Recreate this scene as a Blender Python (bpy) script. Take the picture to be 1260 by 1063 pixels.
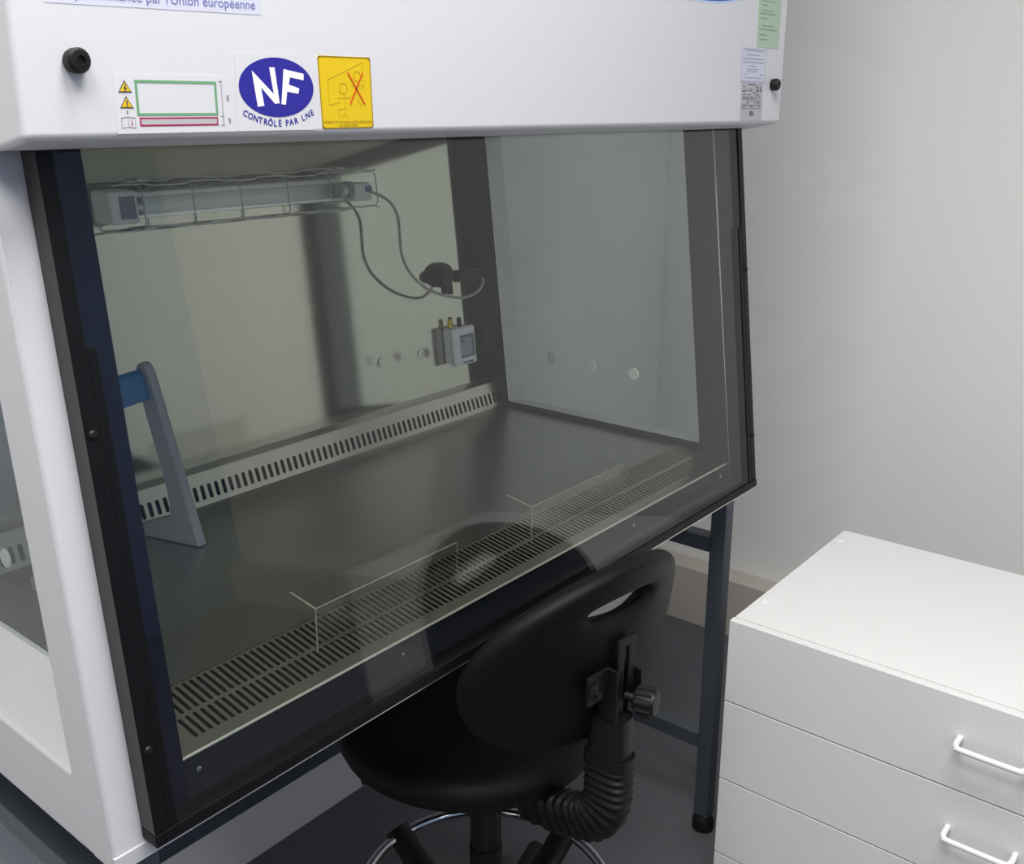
import bpy, bmesh, math, random
from mathutils import Vector, Matrix

scene = bpy.context.scene
for o in list(bpy.data.objects):
    bpy.data.objects.remove(o, do_unlink=True)
COL = scene.collection
random.seed(4)

# ------------------------------------------------------------------ camera
H = 0.745                                   # height of the sash's lower edge above the floor
def make_camera():
    yaw, pitch, roll = (math.radians(a) for a in (49.1509, -15.7941, -0.5054))
    F = Vector((math.sin(yaw)*math.cos(pitch), math.cos(yaw)*math.cos(pitch), math.sin(pitch)))
    Rt = Vector((math.cos(yaw), -math.sin(yaw), 0)); U = Rt.cross(F)
    c, s = math.cos(roll), math.sin(roll)
    R2 = c*Rt + s*U; U2 = -s*Rt + c*U
    M = Matrix.Identity(4)
    for i in range(3):
        M[i][0] = R2[i]; M[i][1] = U2[i]; M[i][2] = -F[i]
    M.translation = Vector((-0.39176, -0.71647, 1.37482))
    cam = bpy.data.cameras.new('camera')
    cam.sensor_fit = 'HORIZONTAL'; cam.sensor_width = 36
    cam.lens = 1244.177/1260*36
    cam.shift_x = (630-580.83)/1260; cam.shift_y = (495.11-531.5)/1260
    cam.clip_start = 0.02
    o = bpy.data.objects.new('camera', cam); COL.objects.link(o); o.matrix_world = M
    scene.camera = o
make_camera()

# ------------------------------------------------------------------ world, lights, exposure
w = bpy.data.worlds.new('room_ambient'); scene.world = w; w.use_nodes = True
w.node_tree.nodes['Background'].inputs[0].default_value = (0.9, 0.95, 1, 1)
w.node_tree.nodes['Background'].inputs[1].default_value = 0.15
scene.view_settings.view_transform = 'Standard'
scene.view_settings.look = 'None'
scene.view_settings.gamma = 1.0
scene.view_settings.use_curve_mapping = False
scene.view_settings.exposure = -0.25
CEIL = 2.62
LAMPS = [(-0.62, -0.55, 24.5), (0.18, -0.55, 31.0), (0.20, -2.20, 16.0)]  # third panel is unseen, added to brighten the cabinet interior
for lx, ly, lp in LAMPS:
    L = bpy.data.lights.new('ceiling_tube_light', 'AREA')
    L.shape = 'RECTANGLE'; L.size = 0.55; L.size_y = 0.95; L.energy = lp; L.color = (1.0, 0.985, 0.965)
    lo = bpy.data.objects.new('ceiling_tube_light', L); COL.objects.link(lo)
    lo.location = (lx, ly, CEIL-0.075)

# ------------------------------------------------------------------ materials
def lin(c):
    return tuple(((x/255)/12.92 if x <= 10 else (((x/255)+0.055)/1.055)**2.4) for x in c)
def mat(name, rgb, rough=0.5, metal=0.0, bump=None, var=None, spec=0.5, coat=0.0):
    m = bpy.data.materials.new(name); m.use_nodes = True
    nt = m.node_tree; b = nt.nodes['Principled BSDF']
    c = lin(rgb) + (1,)
    b.inputs['Base Color'].default_value = c
    b.inputs['Roughness'].default_value = rough
    b.inputs['Metallic'].default_value = metal
    b.inputs['Specular IOR Level'].default_value = spec
    if coat: b.inputs['Coat Weight'].default_value = coat
    if bump or var:
        tc = nt.nodes.new('ShaderNodeTexCoord')
        mp = nt.nodes.new('ShaderNodeMapping'); nt.links.new(tc.outputs['Object'], mp.inputs[0])
        nz = nt.nodes.new('ShaderNodeTexNoise'); nt.links.new(mp.outputs[0], nz.inputs['Vector'])
        nz.inputs['Detail'].default_value = 4
        spec_ = bump or var
        mp.inputs['Scale'].default_value = spec_.get('scale', (1, 1, 1))
        nz.inputs['Scale'].default_value = spec_.get('freq', 50)
        if bump:
            bn = nt.nodes.new('ShaderNodeBump'); bn.inputs['Strength'].default_value = bump['k']
            bn.inputs['Distance'].default_value = bump.get('d', 0.001)
            nt.links.new(nz.outputs['Fac'], bn.inputs['Height']); nt.links.new(bn.outputs[0], b.inputs['Normal'])
        if var:
            rm = nt.nodes.new('ShaderNodeMapRange')
            rm.inputs['To Min'].default_value = 1-var['k']; rm.inputs['To Max'].default_value = 1+var['k']
            nt.links.new(nz.outputs['Fac'], rm.inputs['Value'])
            mx = nt.nodes.new('ShaderNodeMix'); mx.data_type = 'RGBA'; mx.blend_type = 'MULTIPLY'
            mx.inputs[0].default_value = 1; mx.inputs[6].default_value = c
            nt.links.new(rm.outputs[0], mx.inputs[7]); nt.links.new(mx.outputs[2], b.inputs['Base Color'])
    return m
def glass_mat(name, tint, f0, gain=1.0):
    """thin clear sheet: straight-through tinted transmission plus Schlick mirror reflection"""
    m = bpy.data.materials.new(name); m.use_nodes = True; nt = m.node_tree
    for n in list(nt.nodes): nt.nodes.remove(n)
    out = nt.nodes.new('ShaderNodeOutputMaterial'); mix = nt.nodes.new('ShaderNodeMixShader')
    tr = nt.nodes.new('ShaderNodeBsdfTransparent'); gl = nt.nodes.new('ShaderNodeBsdfGlossy')
    tr.inputs[0].default_value = tint + (1,); gl.inputs['Roughness'].default_value = 0.0
    lw = nt.nodes.new('ShaderNodeLayerWeight'); lw.inputs[0].default_value = 0.5
    p = nt.nodes.new('ShaderNodeMath'); p.operation = 'POWER'; p.inputs[1].default_value = 5
    nt.links.new(lw.outputs['Facing'], p.inputs[0])
    ma = nt.nodes.new('ShaderNodeMath'); ma.operation = 'MULTIPLY_ADD'
    ma.inputs[1].default_value = 1-f0; ma.inputs[2].default_value = f0
    nt.links.new(p.outputs[0], ma.inputs[0]); nt.links.new(ma.outputs[0], mix.inputs[0])
    nt.links.new(tr.outputs[0], mix.inputs[1]); nt.links.new(gl.outputs[0], mix.inputs[2])
    nt.links.new(mix.outputs[0], out.inputs[0])
    return m
def emit_mat(name, rgb, k):
    m = bpy.data.materials.new(name); m.use_nodes = True; nt = m.node_tree
    b = nt.nodes['Principled BSDF']; b.inputs['Emission Color'].default_value = lin(rgb)+(1,)
    b.inputs['Emission Strength'].default_value = k
    return m

M = {}
M['wall'] = mat('wall_paint', (242, 241, 239), 0.8, bump={'k': 0.15, 'freq': 260, 'd': 0.0006})
M['wall_front'] = mat('wall_paint_blue_grey', (138, 158, 192), 0.8, bump={'k': 0.15, 'freq': 260, 'd': 0.0006})
M['ceiling'] = mat('ceiling_paint', (225, 225, 222), 0.9)
M['floor'] = mat('grey_vinyl_floor', (104, 102, 108), 0.65, var={'k': 0.12, 'freq': 60}, spec=0.3)
M['plinth'] = mat('plinth_paint', (205, 200, 190), 0.6)
M['white'] = mat('white_powder_coat', (212, 212, 216), 0.42, bump={'k': 0.08, 'freq': 700, 'd': 0.0003})
M['laminate'] = mat('white_laminate', (230, 230, 229), 0.4, var={'k': 0.015, 'freq': 400})
M['handle'] = mat('white_plastic_handle', (238, 238, 242), 0.3)
M['steel'] = mat('brushed_steel', (200, 200, 189), 0.085, 1.0, bump={'k': 0.015, 'freq': 60, 'scale': (1, 1, 14), 'd': 0.0003})
M['liner'] = mat('dark_liner', (30, 30, 31), 0.55, 0.0, spec=0.25)
M['steel_tray'] = mat('brushed_steel_tray', (186, 186, 179), 0.30, 1.0, bump={'k': 0.05, 'freq': 70, 'scale': (1, 14, 1), 'd': 0.0004})
M['front_plate'] = mat('shade_dark_front_plate', (34, 37, 46), 0.5, spec=0.3)  # dark colour stands in for the shade on this steel plate
M['bounce_sheet'] = mat('white_bounce_sheet', (235, 235, 228), 0.6)
M['steel_grille'] = mat('steel_grille', (196, 194, 184), 0.30, 1.0)
M['steel_edge'] = mat('bright_steel_edge', (235, 235, 225), 0.35, 0.7)
M['black'] = mat('black_anodised', (9, 9, 12), 0.5, spec=0.25)
M['brown_black'] = mat('black_frame_side', (62, 56, 56), 0.5)
M['navy'] = mat('navy_guide', (14, 18, 40), 0.5, spec=0.2)
M['slot_shade'] = mat('dark_slot_shade', (14, 14, 20), 0.8)  # near-black for sheets that stand in for the shade inside the grille slots
M['sash'] = glass_mat('sash_glass', (0.92, 0.935, 0.915), 0.044)
M['pane'] = glass_mat('side_pane_glass', (0.85, 0.88, 0.87), 0.035)
M['acrylic'] = glass_mat('clear_acrylic', (0.93, 0.93, 0.91), 0.045)
M['acrylic_edge'] = mat('polished_acrylic_edge', (150, 150, 138), 0.3)
M['tubeglass'] = glass_mat('lamp_tube_glass', (0.95, 0.96, 0.96), 0.05)
M['chrome'] = mat('chrome', (215, 215, 220), 0.08, 1.0)
M['wire'] = mat('galvanised_wire', (196, 198, 202), 0.35, 0.6)
M['reflector'] = mat('polished_reflector', (232, 236, 238), 0.28, 0.9)
M['lampwhite'] = mat('lamp_white_plastic', (242, 244, 244), 0.45)
M['cable'] = mat('grey_cable', (170, 172, 170), 0.5)
M['plastic_grey'] = mat('grey_rack_plastic', (150, 155, 165), 0.45)
M['blue'] = mat('blue_rack_bar', (34, 104, 160), 0.4)
M['sensor'] = mat('sensor_white', (225, 228, 235), 0.4)
M['screen'] = mat('lcd_screen', (150, 160, 178), 0.25)
M['screen_dark'] = mat('lcd_frame', (88, 98, 122), 0.4)
M['yellow'] = mat('yellow_sticker', (222, 188, 8), 0.45)
M['yellow_dark'] = mat('yellow_print_line', (150, 122, 8), 0.5)
M['yellow_faint'] = mat('yellow_faint_line', (206, 174, 8), 0.5)
M['red'] = mat('red_print', (214, 62, 10), 0.5)
M['crimson'] = mat('crimson_print', (160, 22, 70), 0.5)
M['green'] = mat('green_print', (110, 160, 118), 0.5)
M['nfblue'] = mat('nf_blue', (38, 34, 146), 0.45)
M['logoblue'] = mat('logo_blue', (40, 66, 178), 0.45)
M['logorim'] = mat('logo_pale_rim', (190, 214, 246), 0.45)
M['paper'] = mat('sticker_paper', (212, 212, 216), 0.45)
M['paper_lilac'] = mat('sticker_lilac_paper', (206, 208, 224), 0.45)
M['paper_green'] = mat('sticker_green_paper', (176, 198, 172), 0.6)
M['paper_grey'] = mat('rating_plate_grey', (180, 180, 184), 0.45)
M['ink'] = mat('dark_print', (78, 76, 88), 0.6)
M['ink_soft'] = mat('soft_print', (160, 162, 172), 0.6)
M['ink_green'] = mat('green_label_print', (138, 164, 138), 0.6)
M['ink_blue'] = mat('blue_print', (112, 116, 176), 0.5)
M['whiteink'] = mat('white_print', (240, 240, 244), 0.5)
M['pu'] = mat('black_polyurethane', (11, 11, 13), 0.55, spec=0.2, bump={'k': 0.12, 'freq': 900, 'd': 0.0003})
M['pu_dark'] = mat('black_rubber', (12, 12, 13), 0.5, spec=0.35)
M['blackmetal'] = mat('black_painted_metal', (17, 17, 18), 0.45, spec=0.35)
M['stand'] = mat('blue_grey_stand_paint', (72, 80, 88), 0.4)
M['rubber'] = mat('black_rubber_foot', (10, 10, 11), 0.6)
M['diffuser'] = emit_mat('lamp_diffuser', (255, 250, 240), 2.0)
M['plugwhite'] = mat('white_plug_cap', (232, 234, 234), 0.4)

# ------------------------------------------------------------------ helpers
def finish(me, smooth=True, angle=32):
    if smooth:
        me.polygons.foreach_set('use_smooth', [True]*len(me.polygons))
        me.set_sharp_from_angle(angle=math.radians(angle))
def obj(name, bm, m, parent=None, smooth=True, angle=32, base=None):
    """bmesh in world coordinates -> object; vertices are stored relative to the thing's base"""
    root = parent
    while root is not None and root.parent is not None: root = root.parent
    off = Vector(root['_base']) if root is not None else Vector(base or (0, 0, 0))
    bmesh.ops.translate(bm, verts=bm.verts, vec=-off)
    bmesh.ops.recalc_face_normals(bm, faces=bm.faces)
    me = bpy.data.meshes.new(name); bm.to_mesh(me); bm.free()
    me.materials.append(M[m]); finish(me, smooth, angle)
    o = bpy.data.objects.new(name, me); COL.objects.link(o)
    if smooth and angle < 40:
        wn = o.modifiers.new('weighted_normals', 'WEIGHTED_NORMAL'); wn.keep_sharp = True
    if parent is not None: o.parent = parent
    else:
        o.location = off
    return o
def thing(name, label, cat, base, group=None):
    o = bpy.data.objects.new(name, None); COL.objects.link(o)
    o.empty_display_size = 0.05; o.location = base
    o['_base'] = tuple(base); o['label'] = label; o['category'] = cat
    if group: o['group'] = group
    return o
def struct(name, bm, m, label=None):
    o = obj(name, bm, m, None, base=(0, 0, 0)); o['kind'] = 'structure'; o['_base'] = (0.0, 0.0, 0.0)
    if label: o['label'] = label
    return o
def hexa(bm, p):
    """8 points: bottom ring 0-3, top ring 4-7"""
    v = [bm.verts.new(q) for q in p]
    for f in ((0, 1, 2, 3), (7, 6, 5, 4), (0, 4, 5, 1), (1, 5, 6, 2), (2, 6, 7, 3), (3, 7, 4, 0)):
        bm.faces.new([v[i] for i in f])
    return v
def box(x0, x1, y0, y1, z0, z1, bev=0.0, bm=None, seg=2):
    own = bm is None
    b = bmesh.new() if (own or bev) else bm
    hexa(b, [(x0, y0, z0), (x1, y0, z0), (x1, y1, z0), (x0, y1, z0), (x0, y0, z1), (x1, y0, z1), (x1, y1, z1), (x0, y1, z1)])
    if bev:
        bmesh.ops.bevel(b, geom=b.edges[:], offset=bev, segments=seg, profile=0.5, affect='EDGES')
    if not own and bev: join(bm, b); return bm
    return b
def join(dst, src):
    mp = {v: dst.verts.new(v.co) for v in src.verts}
    for f in src.faces:
        try: dst.faces.new([mp[v] for v in f.verts])
        except ValueError: pass
    src.free(); return dst
def prism(pts3, vec, bev=0.0, bm=None, seg=2):
    """closed planar polygon extruded along vec"""
    b = bmesh.new(); vec = Vector(vec)
    a = [b.verts.new(p) for p in pts3]; c = [b.verts.new(Vector(p)+vec) for p in pts3]
    b.faces.new(a); b.faces.new(c[::-1]); n = len(a)
    for i in range(n): b.faces.new((a[i], c[i], c[(i+1) % n], a[(i+1) % n]))
    if bev: bmesh.ops.bevel(b, geom=b.edges[:], offset=bev, segments=seg, profile=0.5, affect='EDGES')
    if bm is not None: return join(bm, b)
    return b
def frames(path, closed=False):
    P = [Vector(p) for p in path]; n = len(P); T = []
    for i in range(n):
        a = P[(i-1) % n] if (closed or i > 0) else P[i]; c = P[(i+1) % n] if (closed or i < n-1) else P[i]
        T.append((c-a).normalized())
    up = Vector((0, 0, 1)) if abs(T[0].z) < 0.9 else Vector((1, 0, 0))
    N = (up - T[0]*up.dot(T[0])).normalized(); out = []
    for i in range(n):
        N = (N - T[i]*N.dot(T[i])).normalized(); out.append((P[i], T[i], N, T[i].cross(N)))
    return out
def tube(path, r, seg=10, closed=False, bm=None, section=None, rmod=None):
    bm = bm or bmesh.new(); fr = frames(path, closed); rings = []
    sec = section or [(math.cos(2*math.pi*k/seg), math.sin(2*math.pi*k/seg)) for k in range(seg)]
    for i, (p, t, n, b) in enumerate(fr):
        rr = (rmod(i) if rmod else r)
        rings.append([bm.verts.new(p + n*x*rr + b*y*rr) for x, y in sec])
    m = len(rings); k = len(sec)
    for i in range(m if closed else m-1):
        A, B = rings[i], rings[(i+1) % m]
        for j in range(k): bm.faces.new((A[j], A[(j+1) % k], B[(j+1) % k], B[j]))
    if not closed: bm.faces.new(rings[0][::-1]); bm.faces.new(rings[-1])
    return bm
def smooth_path(pts, sub=6):
    P = [Vector(p) for p in pts]; out = []
    for i in range(len(P)-1):
        p0 = P[max(i-1, 0)]; p1 = P[i]; p2 = P[i+1]; p3 = P[min(i+2, len(P)-1)]
        for k in range(sub):
            t = k/sub
            out.append(0.5*((2*p1)+(p2-p0)*t+(2*p0-5*p1+4*p2-p3)*t*t+(3*p1-p0-3*p2+p3)*t**3))
    out.append(P[-1]); return out
def lathe(profile, centre, axis=(0, 0, 1), seg=32, bm=None, squash=None):
    """profile of (radius, height) along axis from centre"""
    bm = bm or bmesh.new(); a = Vector(axis).normalized()
    h = Vector((1, 0, 0)) if abs(a.x) < 0.9 else Vector((0, 1, 0))
    e1 = (h - a*h.dot(a)).normalized(); e2 = a.cross(e1); C = Vector(centre); rings = []
    for r, z in profile:
        if r < 1e-6: rings.append([bm.verts.new(C+a*z)])
        else: rings.append([bm.verts.new(C+a*z+e1*r*math.cos(2*math.pi*k/seg)+e2*r*math.sin(2*math.pi*k/seg)) for k in range(seg)])
    for A, B in zip(rings, rings[1:]):
        for j in range(seg):
            j2 = (j+1) % seg
            if len(A) == 1 and len(B) == 1: continue
            if len(A) == 1: bm.faces.new((A[0], B[j2], B[j]))
            elif len(B) == 1: bm.faces.new((A[j], A[j2], B[0]))
            else: bm.faces.new((A[j], A[j2], B[j2], B[j]))
    if len(rings[0]) > 1: bm.faces.new(rings[0][::-1])
    if len(rings[-1]) > 1: bm.faces.new(rings[-1])
    return bm
def slotted_plate(O, U, V, T, n, pitch, rows, sw, half=6, lead=0.0):
    """sheet with n rounded slots per row; U along the row, V along the slots, T thickness vector; lead = blank margin at both ends"""
    bm = bmesh.new(); O, U, V, T = (Vector(q) for q in (O, U, V, T)); cache = {}
    def vv(u, v, t):
        k = (round(u, 6), round(v, 6), t)
        if k not in cache: cache[k] = bm.verts.new(O+U*u+V*v+T*t)
        return cache[k]
    r = sw/2
    for (v0, v1, s0, s1) in rows:
        for i in range(n):
            x0 = lead+i*pitch; x1 = x0+pitch; xm = (x0+x1)/2
            L = [(xm-r*math.sin(math.pi/2*k/half), s0+r-r*math.cos(math.pi/2*k/half)) for k in range(half+1)]
            L += [(xm-r*math.cos(math.pi/2*k/half), s1-r+r*math.sin(math.pi/2*k/half)) for k in range(half+1)]
            Rr = [(2*xm-x, y) for x, y in L]
            for t in (0, 1):
                a = [vv(x0, v0, t), vv(xm, v0, t)]+[vv(x, y, t) for x, y in L]+[vv(xm, v1, t), vv(x0, v1, t)]
                c = [vv(x1, v0, t), vv(xm, v0, t)]+[vv(x, y, t) for x, y in Rr]+[vv(xm, v1, t), vv(x1, v1, t)]
                bm.faces.new(a if t == 0 else a[::-1]); bm.faces.new(c[::-1] if t == 0 else c)
            for S in (L, Rr):
                for p, q in zip(S, S[1:]):
                    bm.faces.new((vv(p[0], p[1], 0), vv(q[0], q[1], 0), vv(q[0], q[1], 1), vv(p[0], p[1], 1)))
        xe = lead+n*pitch
        for (xa, xb) in ((0, lead), (xe, xe+lead)):
            if xb-xa > 1e-6:
                for t in (0, 1):
                    f = [vv(xa, v0, t), vv(xb, v0, t), vv(xb, v1, t), vv(xa, v1, t)]
                    bm.faces.new(f if t == 0 else f[::-1])
    return bm
def text_polys(s, size, bold=0.0):
    cu = bpy.data.curves.new('tmp_text', 'FONT'); cu.body = s; cu.size = size; cu.resolution_u = 3; cu.offset = bold*size
    to = bpy.data.objects.new('tmp_text', cu); COL.objects.link(to)
    dg = bpy.context.evaluated_depsgraph_get(); ev = to.evaluated_get(dg); me = ev.to_mesh()
    V = [tuple(v.co) for v in me.vertices]; F = [tuple(p.vertices) for p in me.polygons]
    ev.to_mesh_clear(); bpy.data.objects.remove(to, do_unlink=True); bpy.data.curves.remove(cu)
    return V, F

# ------------------------------------------------------------------ the room
XW, XP, YB, YF, XL = 2.02, 1.946, 0.68, -2.9, -2.3
struct('floor', box(XL, XW, YF, YB, -0.05, 0.0), 'floor')
struct('ceiling', box(XL, XW, YF, YB, CEIL, CEIL+0.05), 'ceiling')
struct('wall_right', box(XW, XW+0.1, YF-0.1, YB+0.1, -0.05, CEIL+0.05), 'wall')
struct('wall_back', box(XL-0.1, XW, YB, YB+0.1, -0.05, CEIL+0.05), 'wall')
struct('wall_left', box(XL-0.1, XL, YF-0.1, YB, -0.05, CEIL+0.05), 'wall')
struct('wall_front', box(XL, XW, YF-0.1, YF, -0.05, CEIL+0.05), 'wall_front')
struct('baseboard_right', box(XP, XW, YF, YB, 0.0, 0.163, 0.002), 'plinth')

for i, (lx, ly, lp) in enumerate(LAMPS):
    t = thing('ceiling_light', ('flat glowing ceiling panel in front of the cabinet, farther from the drawers', 'flat glowing ceiling panel in front of the cabinet, nearer the drawers', 'flat glowing ceiling panel by the blue-grey wall, added to brighten the cabinet interior')[i], 'ceiling light', (lx, ly, CEIL), 'ceiling lights over the room')
    f = bmesh.new()
    for a in ((-0.31, 0.31, -0.51, -0.485), (-0.31, 0.31, 0.485, 0.51), (-0.31, -0.285, -0.485, 0.485), (0.285, 0.31, -0.485, 0.485)):
        box(lx+a[0], lx+a[1], ly+a[2], ly+a[3], CEIL-0.06, CEIL, bm=f)
    obj('frame', f, 'lampwhite', t)
    obj('diffuser', box(lx-0.285, lx+0.285, ly-0.485, ly+0.485, CEIL-0.05, CEIL-0.03), 'diffuser', t)

# ------------------------------------------------------------------ safety cabinet
TS = math.tan(math.radians(6.53))
W = 1.2; XO0, XO1 = -0.0305, 1.2305; XI0, XI1 = 0.05, 1.15; T = 0.0237
def ys(z, off=0.0): return z*TS+off              # z measured from the sash's lower edge
def sp(x, z, off=0.0): return Vector((x, ys(z, off), z+H))
cab = thing('biosafety_cabinet', 'white biosafety cabinet with sloping dark-framed glass front standing on a blue-grey stand', 'safety cabinet', (0.6, 0.3, H-0.021))
ZT = 1.34                                         # top of the hood above the sash's lower edge

# hood: front panel, side cheeks, back and top around a hollow that takes the raised sash
HX0, HX1 = XO0-0.002, XO1+0.002
prof = [(0.0186, 0.6148), (0.060, 0.6075), (0.066, 0.6075), (0.066, ZT), (0.0186, ZT)]
hood = obj('hood_front', prism([(HX0, y, z+H) for y, z in prof], (HX1-HX0, 0, 0), 0.006, seg=3), 'white', cab)
for x0, x1 in ((HX0, HX0+0.002), (HX1-0.002, HX1)):
    cheek = [(0.060, 0.608), (0.10, 0.604), (0.658, 0.604), (0.658, ZT), (0.060, ZT)]
    obj('hood_cheek', prism([(x0, y, z+H) for y, z in cheek], (x1-x0, 0, 0)), 'white', cab)
obj('hood_back', box(XO0, XO1, 0.655, 0.658, 0.604+H, ZT+H), 'white', cab)
obj('hood_top', box(XO0, XO1, 0.066, 0.655, 0.755+H, ZT+H), 'white', cab)

# side panels: slanting ring with a window opening, outer face to inner face
def side_panel(xa, xb, left):
    """xa = outer face, xb = inner face"""
    zb, zt = -0.0208, 0.745
    def Y0(z): return ys(z, T)
    outer = [(Y0(zb), zb), (0.64, zb), (0.654, zt), (Y0(zt), zt)]
    def opening(fr, rr, z0): return [(ys(z0, fr), z0), (ys(z0, rr), z0), (ys(0.70, rr), 0.70), (ys(0.70, fr), 0.70)]
    inA = opening(0.079, 0.535, 0.056); inB = opening(0.079, 0.510, 0.074)
    bm = bmesh.new()
    oa = [bm.verts.new((xa, y, z+H)) for y, z in outer]; ob = [bm.verts.new((xb, y, z+H)) for y, z in outer]
    ia = [bm.verts.new((xa, y, z+H)) for y, z in inA]; ib = [bm.verts.new((xb, y, z+H)) for y, z in inB]
    for i in range(4):
        j = (i+1) % 4
        bm.faces.new((oa[i], oa[j], ia[j], ia[i])); bm.faces.new((ob[j], ob[i], ib[i], ib[j]))
        bm.faces.new((oa[j], oa[i], ob[i], ob[j])); bm.faces.new((ia[i], ia[j], ib[j], ib[i]))
    bmesh.ops.recalc_face_normals(bm, faces=bm.faces)
    be = [e for e in bm.edges if abs(e.verts[0].co.x-e.verts[1].co.x) < 1e-6 and abs(e.verts[0].co.x-xa) < 1e-6]
    bmesh.ops.bevel(bm, geom=be, offset=0.004, segments=3, profile=0.5, affect='EDGES')
    p = obj('side_panel', bm, 'white', cab)
    g = (xb-xa)/abs(xb-xa)
    xg = xa+g*0.0755
    pane = opening(0.0795, 0.512, 0.0725)
    gl = obj('side_window', prism([(xg, y, z+H) for y, z in pane], (g*0.004, 0, 0)), 'pane', cab)
    gl['label'] = 'clear side window pane'
    # steel liner on the inner face
    bm = bmesh.new(); xl = xb; xr = xb+g*0.0015
    lo = [(ys(0, T), 0.0), (ys(0, 0.560), 0.0), (ys(0.74, 0.560), 0.74), (ys(0.74, T+0.004), 0.74)]
    A = [bm.verts.new((xl, y, z+H)) for y, z in lo]; B = [bm.verts.new((xr, y, z+H)) for y, z in lo]
    Ai = [bm.verts.new((xl, y, z+H)) for y, z in inB]; Bi = [bm.verts.new((xr, y, z+H)) for y, z in inB]
    for i in range(4):
        j = (i+1) % 4
        bm.faces.new((A[i], A[j], Ai[j], Ai[i])); bm.faces.new((B[j], B[i], Bi[i], Bi[j]))
        bm.faces.new((A[j], A[i], B[i], B[j])); bm.faces.new((Ai[i], Ai[j], Bi[j], Bi[i]))
    obj('inner_liner', bm, 'liner', p)
    # navy sash guide behind the glass edge
    x0, x1 = (0.0, 0.05) if left else (1.15, 1.2)
    obj('sash_guide', hexa_slab(x0, x1, 0.0, 0.74, T-0.0015, T), 'navy', p)
    return p, gl, xg
def hexa_slab(x0, x1, z0, z1, o0, o1, bev=0.0):
    bm = bmesh.new()
    hexa(bm, [sp(x0, z0, o0), sp(x1, z0, o0), sp(x1, z0, o1), sp(x0, z0, o1), sp(x0, z1, o0), sp(x1, z1, o0), sp(x1, z1, o1), sp(x0, z1, o1)])
    if bev: bmesh.ops.bevel(bm, geom=bm.edges[:], offset=bev, segments=2, profile=0.5, affect='EDGES')
    return bm
pl, gl_l, xgl = side_panel(XO0, XI0, True)
pr, gl_r, xgr = side_panel(XO1, XI1, False)
for y, z in ((0.4111, 0.1804), (0.3202, 0.1779), (0.2275, 0.1767)):
    c = obj('plug_cap', lathe([(0, 0), (0.010, 0), (0.0115, 0.0015), (0.0105, 0.003), (0, 0.0034)], (xgr-0.004, y, z+H), (-1, 0, 0), 24), 'plugwhite', gl_r)
for y, z in ((0.352, 0.163), (0.262, 0.160), (0.442, 0.166)):
    c = obj('plug_cap', lathe([(0, 0), (0.010, 0), (0.0115, 0.0015), (0.0105, 0.003), (0, 0.0034)], (xgl+0.004, y, z+H), (1, 0, 0), 24), 'plugwhite', gl_l)

# back wall and work chamber
ZW = 0.0639
def yb(z, off=0.0): return 0.560+z*TS-off       # back wall front face; off = distance in front of it
def bw(x, z, off=0.0): return Vector((x, yb(z, off), z+H))
def slab_on_back(x0, x1, z0, z1, o0, o1, bev=0.0):
    b = bmesh.new()
    hexa(b, [bw(x0, z0, o1), bw(x1, z0, o1), bw(x1, z0, o0), bw(x0, z0, o0), bw(x0, z1, o1), bw(x1, z1, o1), bw(x1, z1, o0), bw(x0, z1, o0)])
    if bev: bmesh.ops.bevel(b, geom=b.edges[:], offset=bev, segments=2, profile=0.5, affect='EDGES')
    return b
bm = bmesh.new()
hexa(bm, [bw(XI0, 0.02), bw(XI1, 0.02), bw(XI1, 0.02, -0.003), bw(XI0, 0.02, -0.003), bw(XI0, 0.745), bw(XI1, 0.745), bw(XI1, 0.745, -0.003), bw(XI0, 0.745, -0.003)])
back = obj('back_wall', bm, 'steel', cab)
for x, z in ((0.858, 0.199), (0.963, 0.1954)):
    obj('screw_plug', lathe([(0, 0), (0.0085, 0), (0.0095, 0.0006), (0.0085, 0.0016), (0.006, 0.0018), (0, 0.0018)], bw(x, z), (0, -1, TS), 24), 'steel', back)
obj('added_bounce_sheet', box(XI0+0.002, XI1-0.002, 0.105, yb(0.63, 0.002), H+0.628, H+0.634), 'bounce_sheet', cab)  # unseen white sheet added to lighten what the steel back wall reflects
# rear grille: slotted strip sloping back from the tray, with a ledge to the back wall
pitch = 0.01288; n = 85; lead = (XI1-XI0-n*pitch)/2
g0 = Vector((XI0, 0.5325, ZW+H)); gt = Vector((XI0, 0.5492, 0.1110+H)); gd = (gt-g0).normalized(); gl_ = (gt-g0).length
gn = Vector((0, gd.z, -gd.y))
gr = obj('rear_grille', slotted_plate(g0, (1, 0, 0), gd, gn*0.0012, n, pitch, [(0.0, gl_, 0.0078, 0.0310)], 0.0068, lead=lead), 'steel_grille', cab, smooth=False)
obj('grille_lip', prism([(XI0, gt.y, gt.z), (XI0, gt.y, gt.z+0.0012), (XI0, yb(0.113), 0.1135+H), (XI0, yb(0.112), 0.1120+H)], (XI1-XI0, 0, 0)), 'steel_tray', gr)
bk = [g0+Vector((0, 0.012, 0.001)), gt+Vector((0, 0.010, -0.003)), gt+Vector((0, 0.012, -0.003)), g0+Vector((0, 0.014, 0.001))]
obj('dark_backing', prism([tuple(q) for q in bk], (XI1-XI0, 0, 0)), 'slot_shade', gr)
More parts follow.
